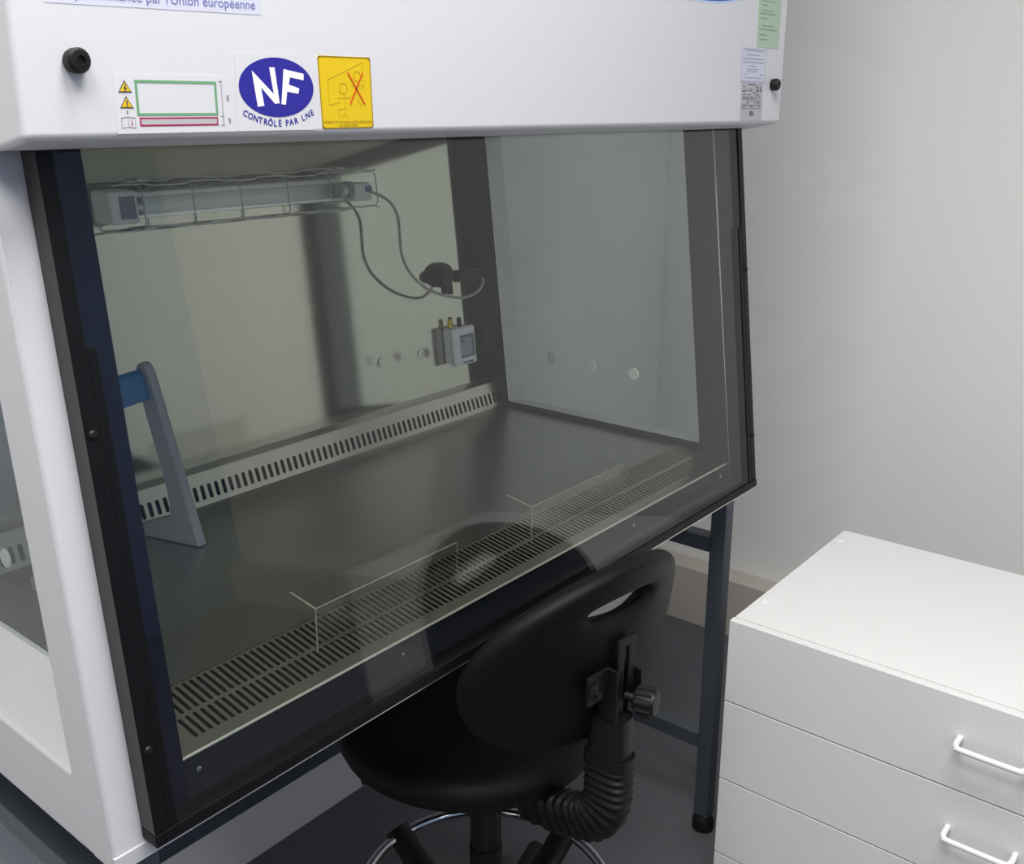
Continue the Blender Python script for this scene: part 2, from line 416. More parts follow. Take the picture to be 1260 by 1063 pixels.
# tray and front grille
YG = 0.13; SL = 0.174
def gz(y): return 0.0639-(YG-y)*SL+H
tray = obj('work_tray', box(XI0, XI1, YG, 0.5335, H+ZW-0.012, H+ZW), 'steel_tray', cab)
o = Vector((XI0, 0.0354, H+0.0474)); vd = Vector((0, 1, SL)).normalized()
Lg = (YG-0.0354)*math.sqrt(1+SL*SL)
fp = 0.0087; nf = 120; fl = (XI1-XI0-nf*fp)/2
rows = [(0.0, 0.018, None, None)]
fg = obj('front_grille', slotted_plate(o, (1, 0, 0), vd, Vector((0, SL, -1)).normalized()*0.0015, nf, fp, [(0.014, 0.0505, 0.0165, 0.0485), (0.0505, Lg-0.001, 0.0525, Lg-0.0035)], 0.0044, half=3, lead=fl), 'steel_grille', cab, smooth=False)
bm = bmesh.new()
e0, e1 = o, o+vd*0.014
hexa(bm, [(XI0, e0.y, e0.z-0.0015), (XI1, e0.y, e0.z-0.0015), (XI1, e1.y, e1.z-0.0015), (XI0, e1.y, e1.z-0.0015), (XI0, e0.y, e0.z), (XI1, e0.y, e0.z), (XI1, e1.y, e1.z), (XI0, e1.y, e1.z)])
obj('grille_border', bm, 'steel_grille', fg)
obj('grille_edge', tube([(XI0, 0.0345, H+0.0472), (XI1, 0.0345, H+0.0472)], 0.0016, 8), 'steel_edge', fg)
obj('slot_shade_sheet', prism([(XI0, 0.045, gz(0.045)-0.0045), (XI0, 0.129, gz(0.129)-0.0045), (XI0, 0.129, gz(0.129)-0.0065), (XI0, 0.045, gz(0.045)-0.0065)], (XI1-XI0, 0, 0)), 'slot_shade', fg)  # dark sheet just under the slots, in place of their shade
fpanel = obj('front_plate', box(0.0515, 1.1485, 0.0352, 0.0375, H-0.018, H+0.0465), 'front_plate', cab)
for x in (0.07, 0.35, 0.85, 1.13):
    obj('screw', lathe([(0, 0), (0.003, 0), (0.003, 0.0012), (0.0015, 0.002), (0, 0.002)], (x, 0.0352, H+0.028), (0, -1, 0), 12), 'chrome', fpanel)
obj('base_pan', box(XI0, XI1, 0.0376, 0.60, H-0.0208, H-0.016), 'white', cab)
obj('bottom_strip', box(0.0455, 1.185, 0.0215, 0.036, H-0.0208, H-0.0180), 'steel_edge', cab)
obj('panel_foot', box(-0.0302, 0.045, 0.0214, 0.06, H-0.0207, H-0.005, 0.001), 'white', cab)

# sash
sash = obj('sash_glass', hexa_slab(0.012, 1.188, 0.008, 0.72, 0.002, 0.008), 'sash', cab)
sash['label'] = 'large tinted sliding glass pane'
for x0, x1, xc0, xc1, xbt in ((0.0, 0.0145, 0.0145, 0.0235, 0.0068), (1.1855, 1.2, 1.1765, 1.1855, 1.1932)):
    obj('sash_rail', hexa_slab(x0, x1, 0.0125, 0.70, 0.0, T-0.002, 0.0012), 'black', sash)
    obj('rail_cover', hexa_slab(xc0, xc1, 0.0125, 0.449, 0.0005, 0.014, 0.0006), 'black', sash)
    for zb_ in (0.379, 0.093):
        obj('bolt', lathe([(0, 0), (0.0042, 0), (0.0042, 0.0015), (0.0028, 0.003), (0, 0.0032)], sp(xbt, zb_), (0, -1, TS), 16), 'blackmetal', sash)
for xs in ((-0.0004, 0.0), (1.2, 1.2004)):
    obj('rail_side_strip', hexa_slab(xs[0], xs[1], 0.0125, 0.606, 0.0003, T-0.002), 'brown_black', sash)
obj('bottom_bar', hexa_slab(-0.001, 1.201, 0.0, 0.012, -0.001, T-0.001, 0.001), 'black', sash)

# knobs on the fascia
FY = 0.0186
for x, z in ((0.0122, 0.6716), (1.1925, 0.674)):
    k = obj('fascia_knob', lathe([(0, 0), (0.0085, 0), (0.0092, 0.003), (0.0092, 0.009), (0.0075, 0.0115), (0.0035, 0.0118), (0.003, 0.010), (0, 0.010)], (x, FY, z+H), (0, -1, 0), 28), 'pu_dark', cab)

# ------------------------------------------------------------------ stickers on the fascia
def fpts(pts, layer): return [(x, FY-0.00025*layer, z+H) for x, z in pts]
def flat(name, polys, m, parent, layer):
    bm = bmesh.new()
    for p in polys: prism(fpts(p, layer), (0, 0.00020, 0), bm=bm)
    return obj(name, bm, m, parent, smooth=False)
def rect(x0, x1, z0, z1): return [(x0, z0), (x1, z0), (x1, z1), (x0, z1)]
def stroke(pts, w_, closed=False):
    out = []
    P = pts + ([pts[0]] if closed else [])
    for (x0, z0), (x1, z1) in zip(P, P[1:]):
        dx, dz = x1-x0, z1-z0; l = math.hypot(dx, dz); nx, nz = -dz/l*w_/2, dx/l*w_/2; ex, ez = dx/l*w_/2, dz/l*w_/2
        out.append([(x0+nx-ex, z0+nz-ez), (x0-nx-ex, z0-nz-ez), (x1-nx+ex, z1-nz+ez), (x1+nx+ex, z1+nz+ez)])
    return out
def ellipse(cx, cz, a, b, n_=48): return [(cx+a*math.cos(2*math.pi*k/n_), cz+b*math.sin(2*math.pi*k/n_)) for k in range(n_)]
def lettering(name, items, m, parent, layer, bold=0.0):
    """items: (string, x, z, size, rotation in degrees, width factor); position = left end of baseline"""
    bm = bmesh.new()
    for s, x, z, size, rot, wf in items:
        V, F_ = text_polys(s, size, bold); c, sn = math.cos(math.radians(rot)), math.sin(math.radians(rot))
        vs = [bm.verts.new((x+(vx*wf)*c-vy*sn, FY-0.00025*layer, z+H+(vx*wf)*sn+vy*c)) for vx, vy, _ in V]
        for f in F_:
            try: bm.faces.new([vs[i] for i in f])
            except ValueError: pass
    return obj(name, bm, m, parent, smooth=False)
def text_width(s, size):
    V, _ = text_polys(s, size); return max(v[0] for v in V)-min(v[0] for v in V)

# warning diagram
s1 = flat('diagram_sticker', [[(0.0424, 0.6190), (0.1538, 0.6192), (0.1560, 0.6645), (0.0428, 0.6633)]], 'paper', cab, 1)
s1['label'] = 'white sticker with green and red frames and warning triangles'
def framepoly(x0, x1, z0, z1, t): return [rect(x0, x1, z0, z0+t), rect(x0, x1, z1-t, z1), rect(x0, x0+t, z0+t, z1-t), rect(x1-t, x1, z0+t, z1-t)]
flat('green_frame', framepoly(0.0608, 0.1366, 0.6323, 0.6594, 0.0021), 'green', s1, 2)
flat('red_frame', framepoly(0.0624, 0.1360, 0.6244, 0.6311, 0.0013), 'crimson', s1, 2)
flat('grey_field', [rect(0.0637, 0.1347, 0.6257, 0.6298)], 'paper_grey', s1, 2)
for cx, zb_, zt_ in ((0.0521, 0.6498, 0.6591), (0.0524, 0.6381, 0.6474)):
    hw = 0.0059
    flat('warning_triangle', [[(cx-hw, zb_), (cx+hw, zb_), (cx, zt_)]], 'ink', s1, 2)
    tr = flat('triangle_field', [[(cx-hw*0.8, zb_+0.0009), (cx+hw*0.8, zb_+0.0009), (cx, zt_-0.0017)]], 'yellow', s1, 3)
flat('lightning_mark', stroke([(0.0526, 0.6556), (0.0514, 0.6531), (0.0529, 0.6531), (0.0517, 0.6509)], 0.0008), 'ink', s1, 4)
flat('exclamation_mark', [rect(0.0519, 0.0529, 0.6407, 0.6442), rect(0.0519, 0.0529, 0.6392, 0.6401)], 'ink', s1, 4)
flat('small_mark', [rect(0.0517, 0.0529, 0.6342, 0.6350), rect(0.0519, 0.0527, 0.6352, 0.6364)], 'ink', s1, 2)
flat('booklet_icon', stroke([(0.0467, 0.6234), (0.0467, 0.6310), (0.0525, 0.6318), (0.0584, 0.6310), (0.0584, 0.6234), (0.0525, 0.6242)], 0.0005, True)+stroke([(0.0525, 0.6242), (0.0525, 0.6318)], 0.0004), 'ink_soft', s1, 2)
lettering('booklet_letter', [('i', 0.0545, 0.6250, 0.0068, 0, 1.3)], 'crimson', s1, 2)
flat('dimension_line', stroke([(0.1414, 0.6596), (0.1415, 0.6244)], 0.0003)+stroke([(0.139, 0.6596), (0.1425, 0.6596)], 0.0003)+stroke([(0.139, 0.6318), (0.1425, 0.6318)], 0.0003)+stroke([(0.139, 0.6244), (0.1425, 0.6244)], 0.0003), 'ink', s1, 2)
lettering('dimension_numbers', [('400', 0.1485, 0.6437, 0.0034, 90, 1), ('160', 0.1488, 0.6250, 0.0034, 90, 1)], 'ink', s1, 2)

# NF quality mark
s2 = flat('quality_mark_sticker', [[(0.1558, 0.6193), (0.2405, 0.6193), (0.2415, 0.6850), (0.1572, 0.6830)]], 'paper', cab, 1)
s2['label'] = 'white sticker with blue oval reading NF'
flat('blue_oval', [ellipse(0.2006, 0.6556, 0.0413, 0.0250)], 'nfblue', s2, 2)
Npoly = [(0.1744, 0.6688), (0.1780, 0.6393), (0.1852, 0.6404), (0.1829, 0.6552), (0.1969, 0.6419), (0.2013, 0.6424), (0.2024, 0.6441), (0.1983, 0.6724), (0.1927, 0.6722), (0.1955, 0.6475)]
Fpoly = [(0.2085, 0.6712), (0.2040, 0.6416), (0.2088, 0.6411), (0.2111, 0.6523), (0.2238, 0.6506), (0.2251, 0.6552), (0.2133, 0.6583), (0.2152, 0.6644), (0.2305, 0.6622), (0.2309, 0.6677)]
Npoly = [(0.1738, 0.6692), (0.1779, 0.6393), (0.1850, 0.6402), (0.1826, 0.6556), (0.1968, 0.6419), (0.2020, 0.6424), (0.1985, 0.6724), (0.1927, 0.6722), (0.1962, 0.6500)]
flat('white_letters', [Npoly, Fpoly], 'whiteink', s2, 3)
# arched text: letters on a circular arc below the oval
txt = 'CONTRÔLÉ PAR LNE'; size = 0.0074
items = []; adv = [0.0054 if c != ' ' else 0.0030 for c in txt]; tot = sum(adv); s_ = -tot/2
for c, a_ in zip(txt, adv):
    mid = s_+a_/2; s_ += a_
    if c == ' ': continue
    xm = 0.2012+mid*1.0; u_ = (xm-0.2012)/0.0445
    zm = 0.6262-0.0 + 0.0125*u_*u_ - 0.0035
    rot = math.degrees(math.atan(2*0.0125*u_/0.0445))
    cw = text_width(c, size); wf = 0.98 if c != 'I' else 1
    items.append((c, xm-cw/2*wf*math.cos(math.radians(rot)), zm-cw/2*wf*math.sin(math.radians(rot)), size, rot, wf))
lettering('arched_lettering', items, 'nfblue', s2, 2, 0.022)

# yellow warning sign
def q2(u_, v_):                                   # slightly skewed yellow sticker, u,v in 0..1
    a_ = Vector((0.2507, 0.6198)); b_ = Vector((0.3157, 0.6200)); c_ = Vector((0.3140, 0.6846)); d_ = Vector((0.2482, 0.6841))
    p = a_.lerp(b_, u_).lerp(d_.lerp(c_, u_), v_); return (p.x, p.y)
def rr(u0, u1, v0, v1, r):
    out = []
    for cx, cy, a0 in ((u1-r, v0+r, -90), (u1-r, v1-r, 0), (u0+r, v1-r, 90), (u0+r, v0+r, 180)):
        for k in range(5): out.append(q2(cx+r*math.cos(math.radians(a0+22.5*k)), cy+r*math.sin(math.radians(a0+22.5*k))))
    return out
s3 = flat('warning_sign', [rr(0, 1, 0, 1, 0.04)], 'yellow', cab, 1)
s3['label'] = 'yellow sign with red cross over a second worker'
def q2l(pts): return [q2(u_, v_) for u_, v_ in pts]
flat('sign_border', stroke(rr(0.01, 0.99, 0.01, 0.99, 0.04), 0.0009, True), 'yellow_dark', s3, 2)
circ = lambda cx, cy, r: [q2(cx+r*math.cos(2*math.pi*k/16), cy+r*1.02*math.sin(2*math.pi*k/16)) for k in range(16)]
lines = stroke(q2l([(0.16, 0.68), (0.16, 0.33), (0.36, 0.37)]), 0.0007)+stroke(q2l([(0.16, 0.68), (0.84, 0.93), (0.84, 0.60), (0.78, 0.55)]), 0.0007)
lines += stroke(circ(0.44, 0.56, 0.075), 0.0006, True)+stroke(q2l([(0.32, 0.43), (0.55, 0.43), (0.63, 0.49)]), 0.0007)+stroke(q2l([(0.46, 0.49), (0.46, 0.28)]), 0.0007)
lines += stroke(q2l([(0.46, 0.28), (0.33, 0.27), (0.33, 0.15)]), 0.0007)+stroke(q2l([(0.38, 0.16), (0.44, 0.22), (0.50, 0.15)]), 0.0006)
lines += stroke(circ(0.72, 0.73, 0.07), 0.0006, True)+stroke(q2l([(0.72, 0.66), (0.72, 0.40)]), 0.0006)+stroke(q2l([(0.66, 0.32), (0.72, 0.40), (0.78, 0.32)]), 0.0006)+stroke(q2l([(0.60, 0.60), (0.84, 0.60)]), 0.0006)
flat('worker_outline', lines, 'yellow_faint', s3, 2)
flat('red_cross', stroke(q2l([(0.55, 0.77), (0.84, 0.345)]), 0.0014)+stroke(q2l([(0.83, 0.77), (0.56, 0.345)]), 0.0014), 'red', s3, 3)
lettering('sign_text', [('INTERDIT DE TRAVAILLER A DEUX PERSONNES', 0.2530, 0.6245, 0.0033, 0, 0.060/max(text_width('INTERDIT DE TRAVAILLER A DEUX PERSONNES', 0.0033), 1e-6)), ('EN MEME TEMPS', 0.2713, 0.6213, 0.0031, 0, 0.0235/max(text_width('EN MEME TEMPS', 0.0031), 1e-6))], 'yellow_dark', s3, 2)

# header strip along the fascia
s4 = flat('header_sticker', [[(-0.0052, 0.7108), (0.1880, 0.7144), (0.1880, 0.7420), (-0.0052, 0.7384)]], 'paper_lilac', cab, 1)
hs = "Projet cofinancé par l'Union européenne"; hw = text_width(hs, 0.0105)
lettering('header_lettering', [(hs, 0.0030, 0.7152, 0.0105, 1.05, 0.178/hw)], 'ink_blue', s4, 2)

# blue oval logo plate higher up
s5 = flat('logo_plate', [ellipse(0.935, 0.8245, 0.205, 0.0450, 64)], 'logorim', cab, 1)
flat('logo_field', [ellipse(0.935, 0.8245, 0.200, 0.0425, 64)], 'logoblue', s5, 2)

# labels at the far end
s6 = flat('green_label', [[(1.1290, 0.7279), (1.2060, 0.7272), (1.2060, 0.8300), (1.1275, 0.8300)]], 'paper_green', cab, 1)
ln = []
for k, (zz, x0, x1) in enumerate(((0.7400, 1.137, 1.165), (0.7465, 1.137, 1.163), (0.7545, 1.133, 1.196), (0.7600, 1.140, 1.185), (0.7705, 1.139, 1.162), (0.7770, 1.133, 1.190), (0.7815, 1.140, 1.178), (0.7895, 1.139, 1.160), (0.7950, 1.140, 1.185))):
    ln.append(rect(x0, x1, zz-0.0007, zz+0.0007))
flat('printed_lines', ln, 'ink_green', s6, 2)
s7 = flat('inspection_label', [[(1.0817, 0.6763), (1.1651, 0.6760), (1.1655, 0.7258), (1.0808, 0.7271)]], 'paper_lilac', cab, 2)
ln = framepoly(1.0830, 1.1640, 0.6775, 0.7250, 0.0007)
for zz, x0, x1 in ((0.7222, 1.093, 1.152), (0.7160, 1.098, 1.140), (0.7105, 1.088, 1.155), (0.7055, 1.088, 1.160), (0.7000, 1.105, 1.130), (0.6955, 1.103, 1.140), (0.6880, 1.092, 1.100), (0.6880, 1.145, 1.158), (0.6830, 1.092, 1.150), (0.6920, 1.100, 1.135)):
    ln.append(rect(x0, x1, zz-0.0006, zz+0.0006))
flat('printed_lines', ln, 'ink_soft', s7, 3)
s8 = flat('rating_plate', [[(1.0880, 0.6205), (1.1620, 0.6198), (1.1600, 0.6750), (1.0865, 0.6750)]], 'paper_grey', cab, 1)
ln = [rect(1.108, 1.136, 0.6728, 0.6740)]
rnd = random.Random(3)
for r_ in range(11):
    zz = 0.6700-r_*0.0030; x = 1.0925
    while x < 1.152:
        wd = rnd.uniform(0.004, 0.014)
        if rnd.random() < 0.62: ln.append(rect(x, min(x+wd, 1.155), zz-0.0005, zz+0.0005))
        x += wd+rnd.uniform(0.002, 0.006)
for zz in (0.6525, 0.6425, 0.6375): ln.append(rect(1.092, 1.156, zz-0.0002, zz+0.0002))
ln.append(rect(1.0935, 1.0985, 0.6622, 0.6636))
for x in (1.142, 1.150): ln.append(rect(x, x+0.0022, 0.662, 0.6700))
flat('printed_lines', ln, 'ink', s8, 2)
flat('round_emblem', [ellipse(1.1254, 0.6305, 0.0068, 0.0036, 24)], 'ink', s8, 2)
flat('emblem_stripe', stroke([(1.1215, 0.6292), (1.1292, 0.6318)], 0.0009), 'paper_grey', s8, 3)

# ------------------------------------------------------------------ stand
st = thing('cabinet_stand', 'blue-grey tubular steel stand with black feet under the cabinet', 'stand', (0.6, 0.3, 0))
def leg(x, y):
    l = obj('leg', box(x, x+0.03, y, y+0.03, 0.035, H-0.0210, 0.0025), 'stand', st)
    obj('foot', lathe([(0, 0.0), (0.017, 0.0), (0.0215, 0.004), (0.0215, 0.022), (0.018, 0.028), (0.015, 0.034), (0, 0.036)], (x+0.015, y+0.015, 0), seg=24), 'rubber', l)
SX0, SX1, SY0, SY1 = -0.002, 1.19, 0.048, 0.60
for x in (SX0, SX1):
    for y in (SY0, SY1): leg(x, y)
    obj('side_rail', box(x, x+0.03, SY0+0.0305, SY1-0.0005, H-0.147, H-0.117, 0.002), 'stand', st)
    obj('side_rail', box(x, x+0.03, SY0+0.0305, SY1-0.0005, H-0.560, H-0.530, 0.002), 'stand', st)
obj('cross_rail', box(SX0+0.0305, SX1-0.0005, SY1, SY1+0.03, H-0.147, H-0.117, 0.002), 'stand', st)
obj('cross_rail', box(SX0+0.0305, SX1-0.0005, SY1, SY1+0.03, H-0.560, H-0.530, 0.002), 'stand', st)

# ------------------------------------------------------------------ ultraviolet lamp on the back wall
uv = thing('ultraviolet_lamp', 'tube lamp in a wire guard on the steel back wall', 'lamp', bw(0.59, 0.512))
obj('reflector', slab_on_back(0.387, 0.800, 0.493, 0.531, 0.001, 0.018, 0.003), 'reflector', uv)
obj('end_cap', slab_on_back(0.344, 0.388, 0.490, 0.536, 0.001, 0.052, 0.005), 'lampwhite', uv)
obj('end_cap_recess', slab_on_back(0.358, 0.382, 0.497, 0.528, 0.0515, 0.0528, 0.0005), 'plastic_grey', uv)
obj('socket_end', slab_on_back(0.801, 0.842, 0.492, 0.522, 0.001, 0.044, 0.004), 'lampwhite', uv)
obj('socket_ring', lathe([(0, 0), (0.014, 0), (0.014, 0.012), (0, 0.012)], bw(0.787, 0.512, 0.034), (1, 0, 0), 20), 'plastic_grey', uv)
obj('socket_label', slab_on_back(0.826, 0.8415, 0.507, 0.517, 0.0442, 0.0446), 'ink_blue', uv)
obj('tube', lathe([(0, 0), (0.0125, 0), (0.0125, 0.398), (0, 0.398)], bw(0.3885, 0.512, 0.034), (1, 0, 0), 20), 'tubeglass', uv)
for x in (0.389, 0.774): obj('tube_ferrule', lathe([(0, 0), (0.0129, 0), (0.0129, 0.012), (0, 0.012)], bw(x, 0.512, 0.034), (1, 0, 0), 20), 'wire', uv)
zl, zh = 0.485, 0.541
for zz, off in ((zh, 0.064), (zl, 0.064), (zh+0.004, 0.024), (zl-0.004, 0.024)):
    path = []
    for k in range(41):
        x = 0.344+(0.836-0.344)*k/40
        path.append(bw(x, zz+(0.003 if (k//5) % 2 == 0 else 0.0)*(1 if zz > 0.51 else -1), off))
    obj('guard_wire', tube(path, 0.0011, 6), 'wire', uv)
for x in (0.388, 0.469, 0.553, 0.643, 0.732, 0.834):
    path = [bw(x, zl-0.004, 0.024), bw(x, zl, 0.058), bw(x, zl+0.005, 0.064), bw(x, zh-0.005, 0.064), bw(x, zh, 0.058), bw(x, zh+0.004, 0.024)]
    obj('guard_hoop', tube(path, 0.0011, 6), 'wire', uv)
for x in (0.405, 0.782):
    for zz, s in ((zh+0.004, 1), (zl-0.004, -1)):
        obj('guard_clip', slab_on_back(x, x+0.02, min(zz, zz+s*0.004), max(zz, zz+s*0.004), 0.0005, 0.028), 'steel_grille', uv)
cpts = [(0.835, 0.5730, 0.5060), (0.8430, 0.5728, 0.5047), (0.8730, 0.5660, 0.4892), (0.8910, 0.5630, 0.4628), (0.8916, 0.5589, 0.4274), (0.8909, 0.5553, 0.3962), (0.9062, 0.5514, 0.3614), (0.9458, 0.5475, 0.3272), (0.9929, 0.5403, 0.3081), (1.0366, 0.5343, 0.2996), (1.0700, 0.5303, 0.3080), (1.0880, 0.5321, 0.3239), (1.0850, 0.5370, 0.3350)]
obj('cable', tube(smooth_path([(x, y, z+H) for x, y, z in cpts], 5), 0.0027, 8), 'cable', uv)
plug = obj('plug', tube(smooth_path([(1.086, 0.5360, 0.3335+H), (1.074, 0.544, 0.3375+H), (1.052, 0.552, 0.3375+H), (1.036, 0.560, 0.3375+H)], 4), 0.012, 14), 'blackmetal', uv)
# wall socket for the plug
so = thing('power_socket', 'round black socket on the steel back wall holding the lamp plug', 'socket', bw(1.034, 0.337))
sb = lathe([(0, 0.0), (0.024, 0.0), (0.024, 0.010), (0.020, 0.020), (0.012, 0.022), (0, 0.022)], bw(1.034, 0.337, 0.0005), (0, -1, TS), 28)
obj('socket_body', sb, 'blackmetal', so)
obj('socket_flap', slab_on_back(1.048, 1.059, 0.298, 0.332, 0.004, 0.012, 0.002), 'blackmetal', so)

# ------------------------------------------------------------------ white gauge on the back wall
se = thing('pressure_gauge', 'small white box gauge with grey display fixed under the black plug', 'gauge', bw(1.0445, 0.1675))
obj('body', slab_on_back(1.0270, 1.0880, 0.1645, 0.2345, 0.001, 0.020, 0.004), 'sensor', se)
obj('front_cover', slab_on_back(1.0250, 1.0900, 0.1625, 0.2365, 0.0205, 0.030, 0.004), 'sensor', se)
fr_ = obj('display_frame', slab_on_back(1.0440, 1.0840, 0.1775, 0.2215, 0.0295, 0.0308), 'screen_dark', se)
obj('display', slab_on_back(1.0440, 1.0760, 0.1815, 0.2165, 0.0308, 0.0314), 'screen', fr_)
lm = bmesh.new()
for a_ in ((1.0465, 1.0495, 0.208, 0.213), (1.0515, 1.0545, 0.208, 0.213), (1.0505, 1.053, 0.201, 0.2045)):
    join(lm, slab_on_back(a_[0], a_[1], a_[2], a_[3], 0.0314, 0.0317))
obj('display_marks', lm, 'ink', fr_)
obj('name_strip', slab_on_back(1.0470, 1.0790, 0.1667, 0.1695, 0.0298, 0.0304), 'ink', se)
for x, c in ((1.039, 'yellow'), (1.066, 'blackmetal')):
    obj('hose_tail', lathe([(0, 0), (0.004, 0), (0.0055, 0.003), (0.0042, 0.008), (0.005, 0.012), (0.0035, 0.018), (0, 0.018)], bw(x, 0.234, 0.012), (0, TS, 1), 14), c, se)

# ------------------------------------------------------------------ rack with blue bar
a_ = Vector((-0.265, 0.964, 0)); b_ = Vector((0.964, 0.265, 0)); toe = Vector((0.3306, 0.4029, ZW+H))
rk = thing('pipette_rack', 'grey plastic rack with blue crossbar on the steel work tray', 'rack', tuple(toe))
def plate(off):
    prof2 = [(0, 0), (0.110, 0.0), (0.110, 0.018), (0.046, 0.036), (0.0445, 0.060), (0.0545, 0.100), (0.072, 0.170), (0.086, 0.232), (0.0865, 0.243), (0.083, 0.251), (0.076, 0.254), (0.069, 0.250), (0.065, 0.240)]
    P = [toe+b_*off+a_*x*0.98+Vector((0, 0, z+0.0005)) for x, z in prof2]
    return prism(P, b_*0.0155, 0.0028)
obj('side_plate', plate(0.0), 'plastic_grey', rk)
obj('side_plate', plate(-0.190), 'plastic_grey', rk)
bar = []
for x, z in ((0.062, 0.205), (0.076, 0.203), (0.085, 0.237), (0.078, 0.246), (0.070, 0.240)):
    bar.append(toe+b_*-0.1745+a_*x+Vector((0, 0, z)))
obj('crossbar', prism(bar, b_*0.1745, 0.002), 'blue', rk)

# ------------------------------------------------------------------ clear arm shields on the front grille
for i, (x0, x1, lab) in enumerate(((0.2600, 0.4955, 'clear folded acrylic shield on the front grille nearer the grey rack'), (0.6520, 0.8870, 'clear folded acrylic shield on the front grille nearer the side window'))):
    y0 = 0.0785; zb_ = gz(y0)+0.0008; zt_ = 0.108+H; th = 0.003
    t_ = thing('acrylic_shield', lab, 'shield', ((x0+x1)/2, y0, zb_), 'clear shields on the front grille')
    sec = [(y0, zb_), (y0+th, zb_), (y0+th, zt_-th*0.6), (0.121, 0.1125+H), (0.121, 0.1155+H), (y0, zt_)]
    obj('folded_sheet', prism([(x0, y, z) for y, z in sec], (x1-x0, 0, 0)), 'acrylic', t_, smooth=False)
    edge = tube([(x0, y0, zb_), (x0, y0-0.0002, zt_)], 0.0009, 6)
    tube([(x0, y0-0.0002, zt_), (x0, 0.121, 0.1148+H)], 0.0010, 6, bm=edge)
    tube([(x0, y0-0.0002, zt_), (x1, y0-0.0002, zt_)], 0.0007, 6, bm=edge)
    tube([(x1, y0-0.0002, zt_), (x1, y0, zb_)], 0.0004, 6, bm=edge)
    obj('polished_edge', edge, 'acrylic_edge', t_)

# ------------------------------------------------------------------ drawer unit
XD, YD, ZD, XDB, YDE = 0.9591, -0.0806, H-0.1367, 1.427, -0.866
du = thing('drawer_unit', 'white laminate chest of drawers with white bow handles beside the cabinet stand', 'drawers', ((XD+XDB)/2, (YD+YDE)/2, 0))
obj('top_board', box(XD+0.0180, XDB, YDE+0.001, YD-0.001, ZD-0.019, ZD, 0.0012), 'laminate', du)
for y in (YD-0.019, YDE+0.001): obj('side_board', box(XD+0.0185, XDB-0.001, y, y+0.018, 0.03, ZD-0.0195, 0.001), 'laminate', du)
obj('back_board', box(XDB-0.009, XDB-0.001, YDE+0.02, YD-0.02, 0.03, ZD-0.0195), 'laminate', du)
obj('plinth', box(XD+0.05, XDB-0.002, YDE+0.02, YD-0.02, 0.0, 0.0295), 'laminate', du)
for k in range(4):
    zt_ = ZD-k*0.1443; zb_ = zt_-0.1420
    if k == 3: zb_ = 0.032
    dr = obj('drawer', box(XD, XD+0.0155, YDE, YD, zb_, zt_, 0.0010), 'laminate', du)
    zc = zt_-0.0605; ya, ye = -0.4295, -0.5165; xh = XD-0.030
    hp = [(XD+0.001, ya, zc), (xh+0.010, ya, zc), (xh+0.003, ya-0.003, zc), (xh, ya-0.010, zc), (xh, ye+0.010, zc), (xh+0.003, ye+0.003, zc), (xh+0.010, ye, zc), (XD+0.001, ye, zc)]
    obj('handle', tube(smooth_path(hp, 5), 0.0042, 12), 'handle', dr)
for x, y in ((1.0539, -0.0905), (1.3722, -0.0905)):
    obj('screw_cover', lathe([(0, 0), (0.0065, 0), (0.006, 0.0012), (0, 0.0016)], (x, y-0.004, ZD), seg=20), 'handle', du)

# ------------------------------------------------------------------ lab chair
CX, CY = 0.610, 0.130
ch = thing('lab_chair', 'black moulded laboratory chair with bellows and chrome foot ring tucked under the cabinet', 'chair', (CX, CY, 0))
ang = math.radians(97.0); UB = Vector((math.sin(ang), math.cos(ang), 0)); NB = Vector((-UB.y, UB.x, 0))
P0 = Vector((0.580, -0.110, 0.0533+H)); LEAN = math.tan(math.radians(9)); KB = 1.65
def back_pt(u, v, t): return P0+UB*u+NB*(KB*u*u-LEAN*v+t)+Vector((0, 0, v))
def outline(th):
    c, s = math.cos(th), math.sin(th); lo, hi = 0.0, 0.4
    for _ in range(40):
        r = (lo+hi)/2; x, y = abs(r*c)/0.197, (r*s+0.072)
        p = 1.85 if y > 0 else 2.4
        val = x**p+abs(y/(0.128 if y > 0 else 0.128))**p
        if val < 1: lo = r
        else: hi = r
    return lo
def hole(th):
    c, s = math.cos(th), math.sin(th); a2, b2, p = 0.056, 0.0115, 3.0
    return ((abs(c)/a2)**p+(abs(s)/b2)**p)**(-1/p)
bm = bmesh.new(); NA = 96; NR = 12
sides = []
for sgn in (1, -1):
    rings = []
    for j in range(NR+1):
        f = j/NR; f = 0.5-0.5*math.cos(math.pi*f)
        thick = 0.016*(max(0.0, 1-abs(2*f-1)**5))**0.5
        ring = []
        for i in range(NA):
            th = 2*math.pi*i/NA; r0, r1 = hole(th), outline(th); r = r0+(r1-r0)*f
            ring.append((r*math.cos(th), r*math.sin(th), sgn*thick))
        rings.append(ring)
    sides.append(rings)
V = {}
def gv(s, j, i):
    i %= NA
    k = (0 if j in (0, NR) else s, j, i)
    if k not in V: V[k] = bm.verts.new(back_pt(*sides[s][j][i]))
    return V[k]
for s in (0, 1):
    for j in range(NR):
        for i in range(NA):
            q = [gv(s, j, i), gv(s, j, i+1), gv(s, j+1, i+1), gv(s, j+1, i)]
            bm.faces.new(q if s == 0 else q[::-1])
obj('backrest', bm, 'pu', ch, angle=60)
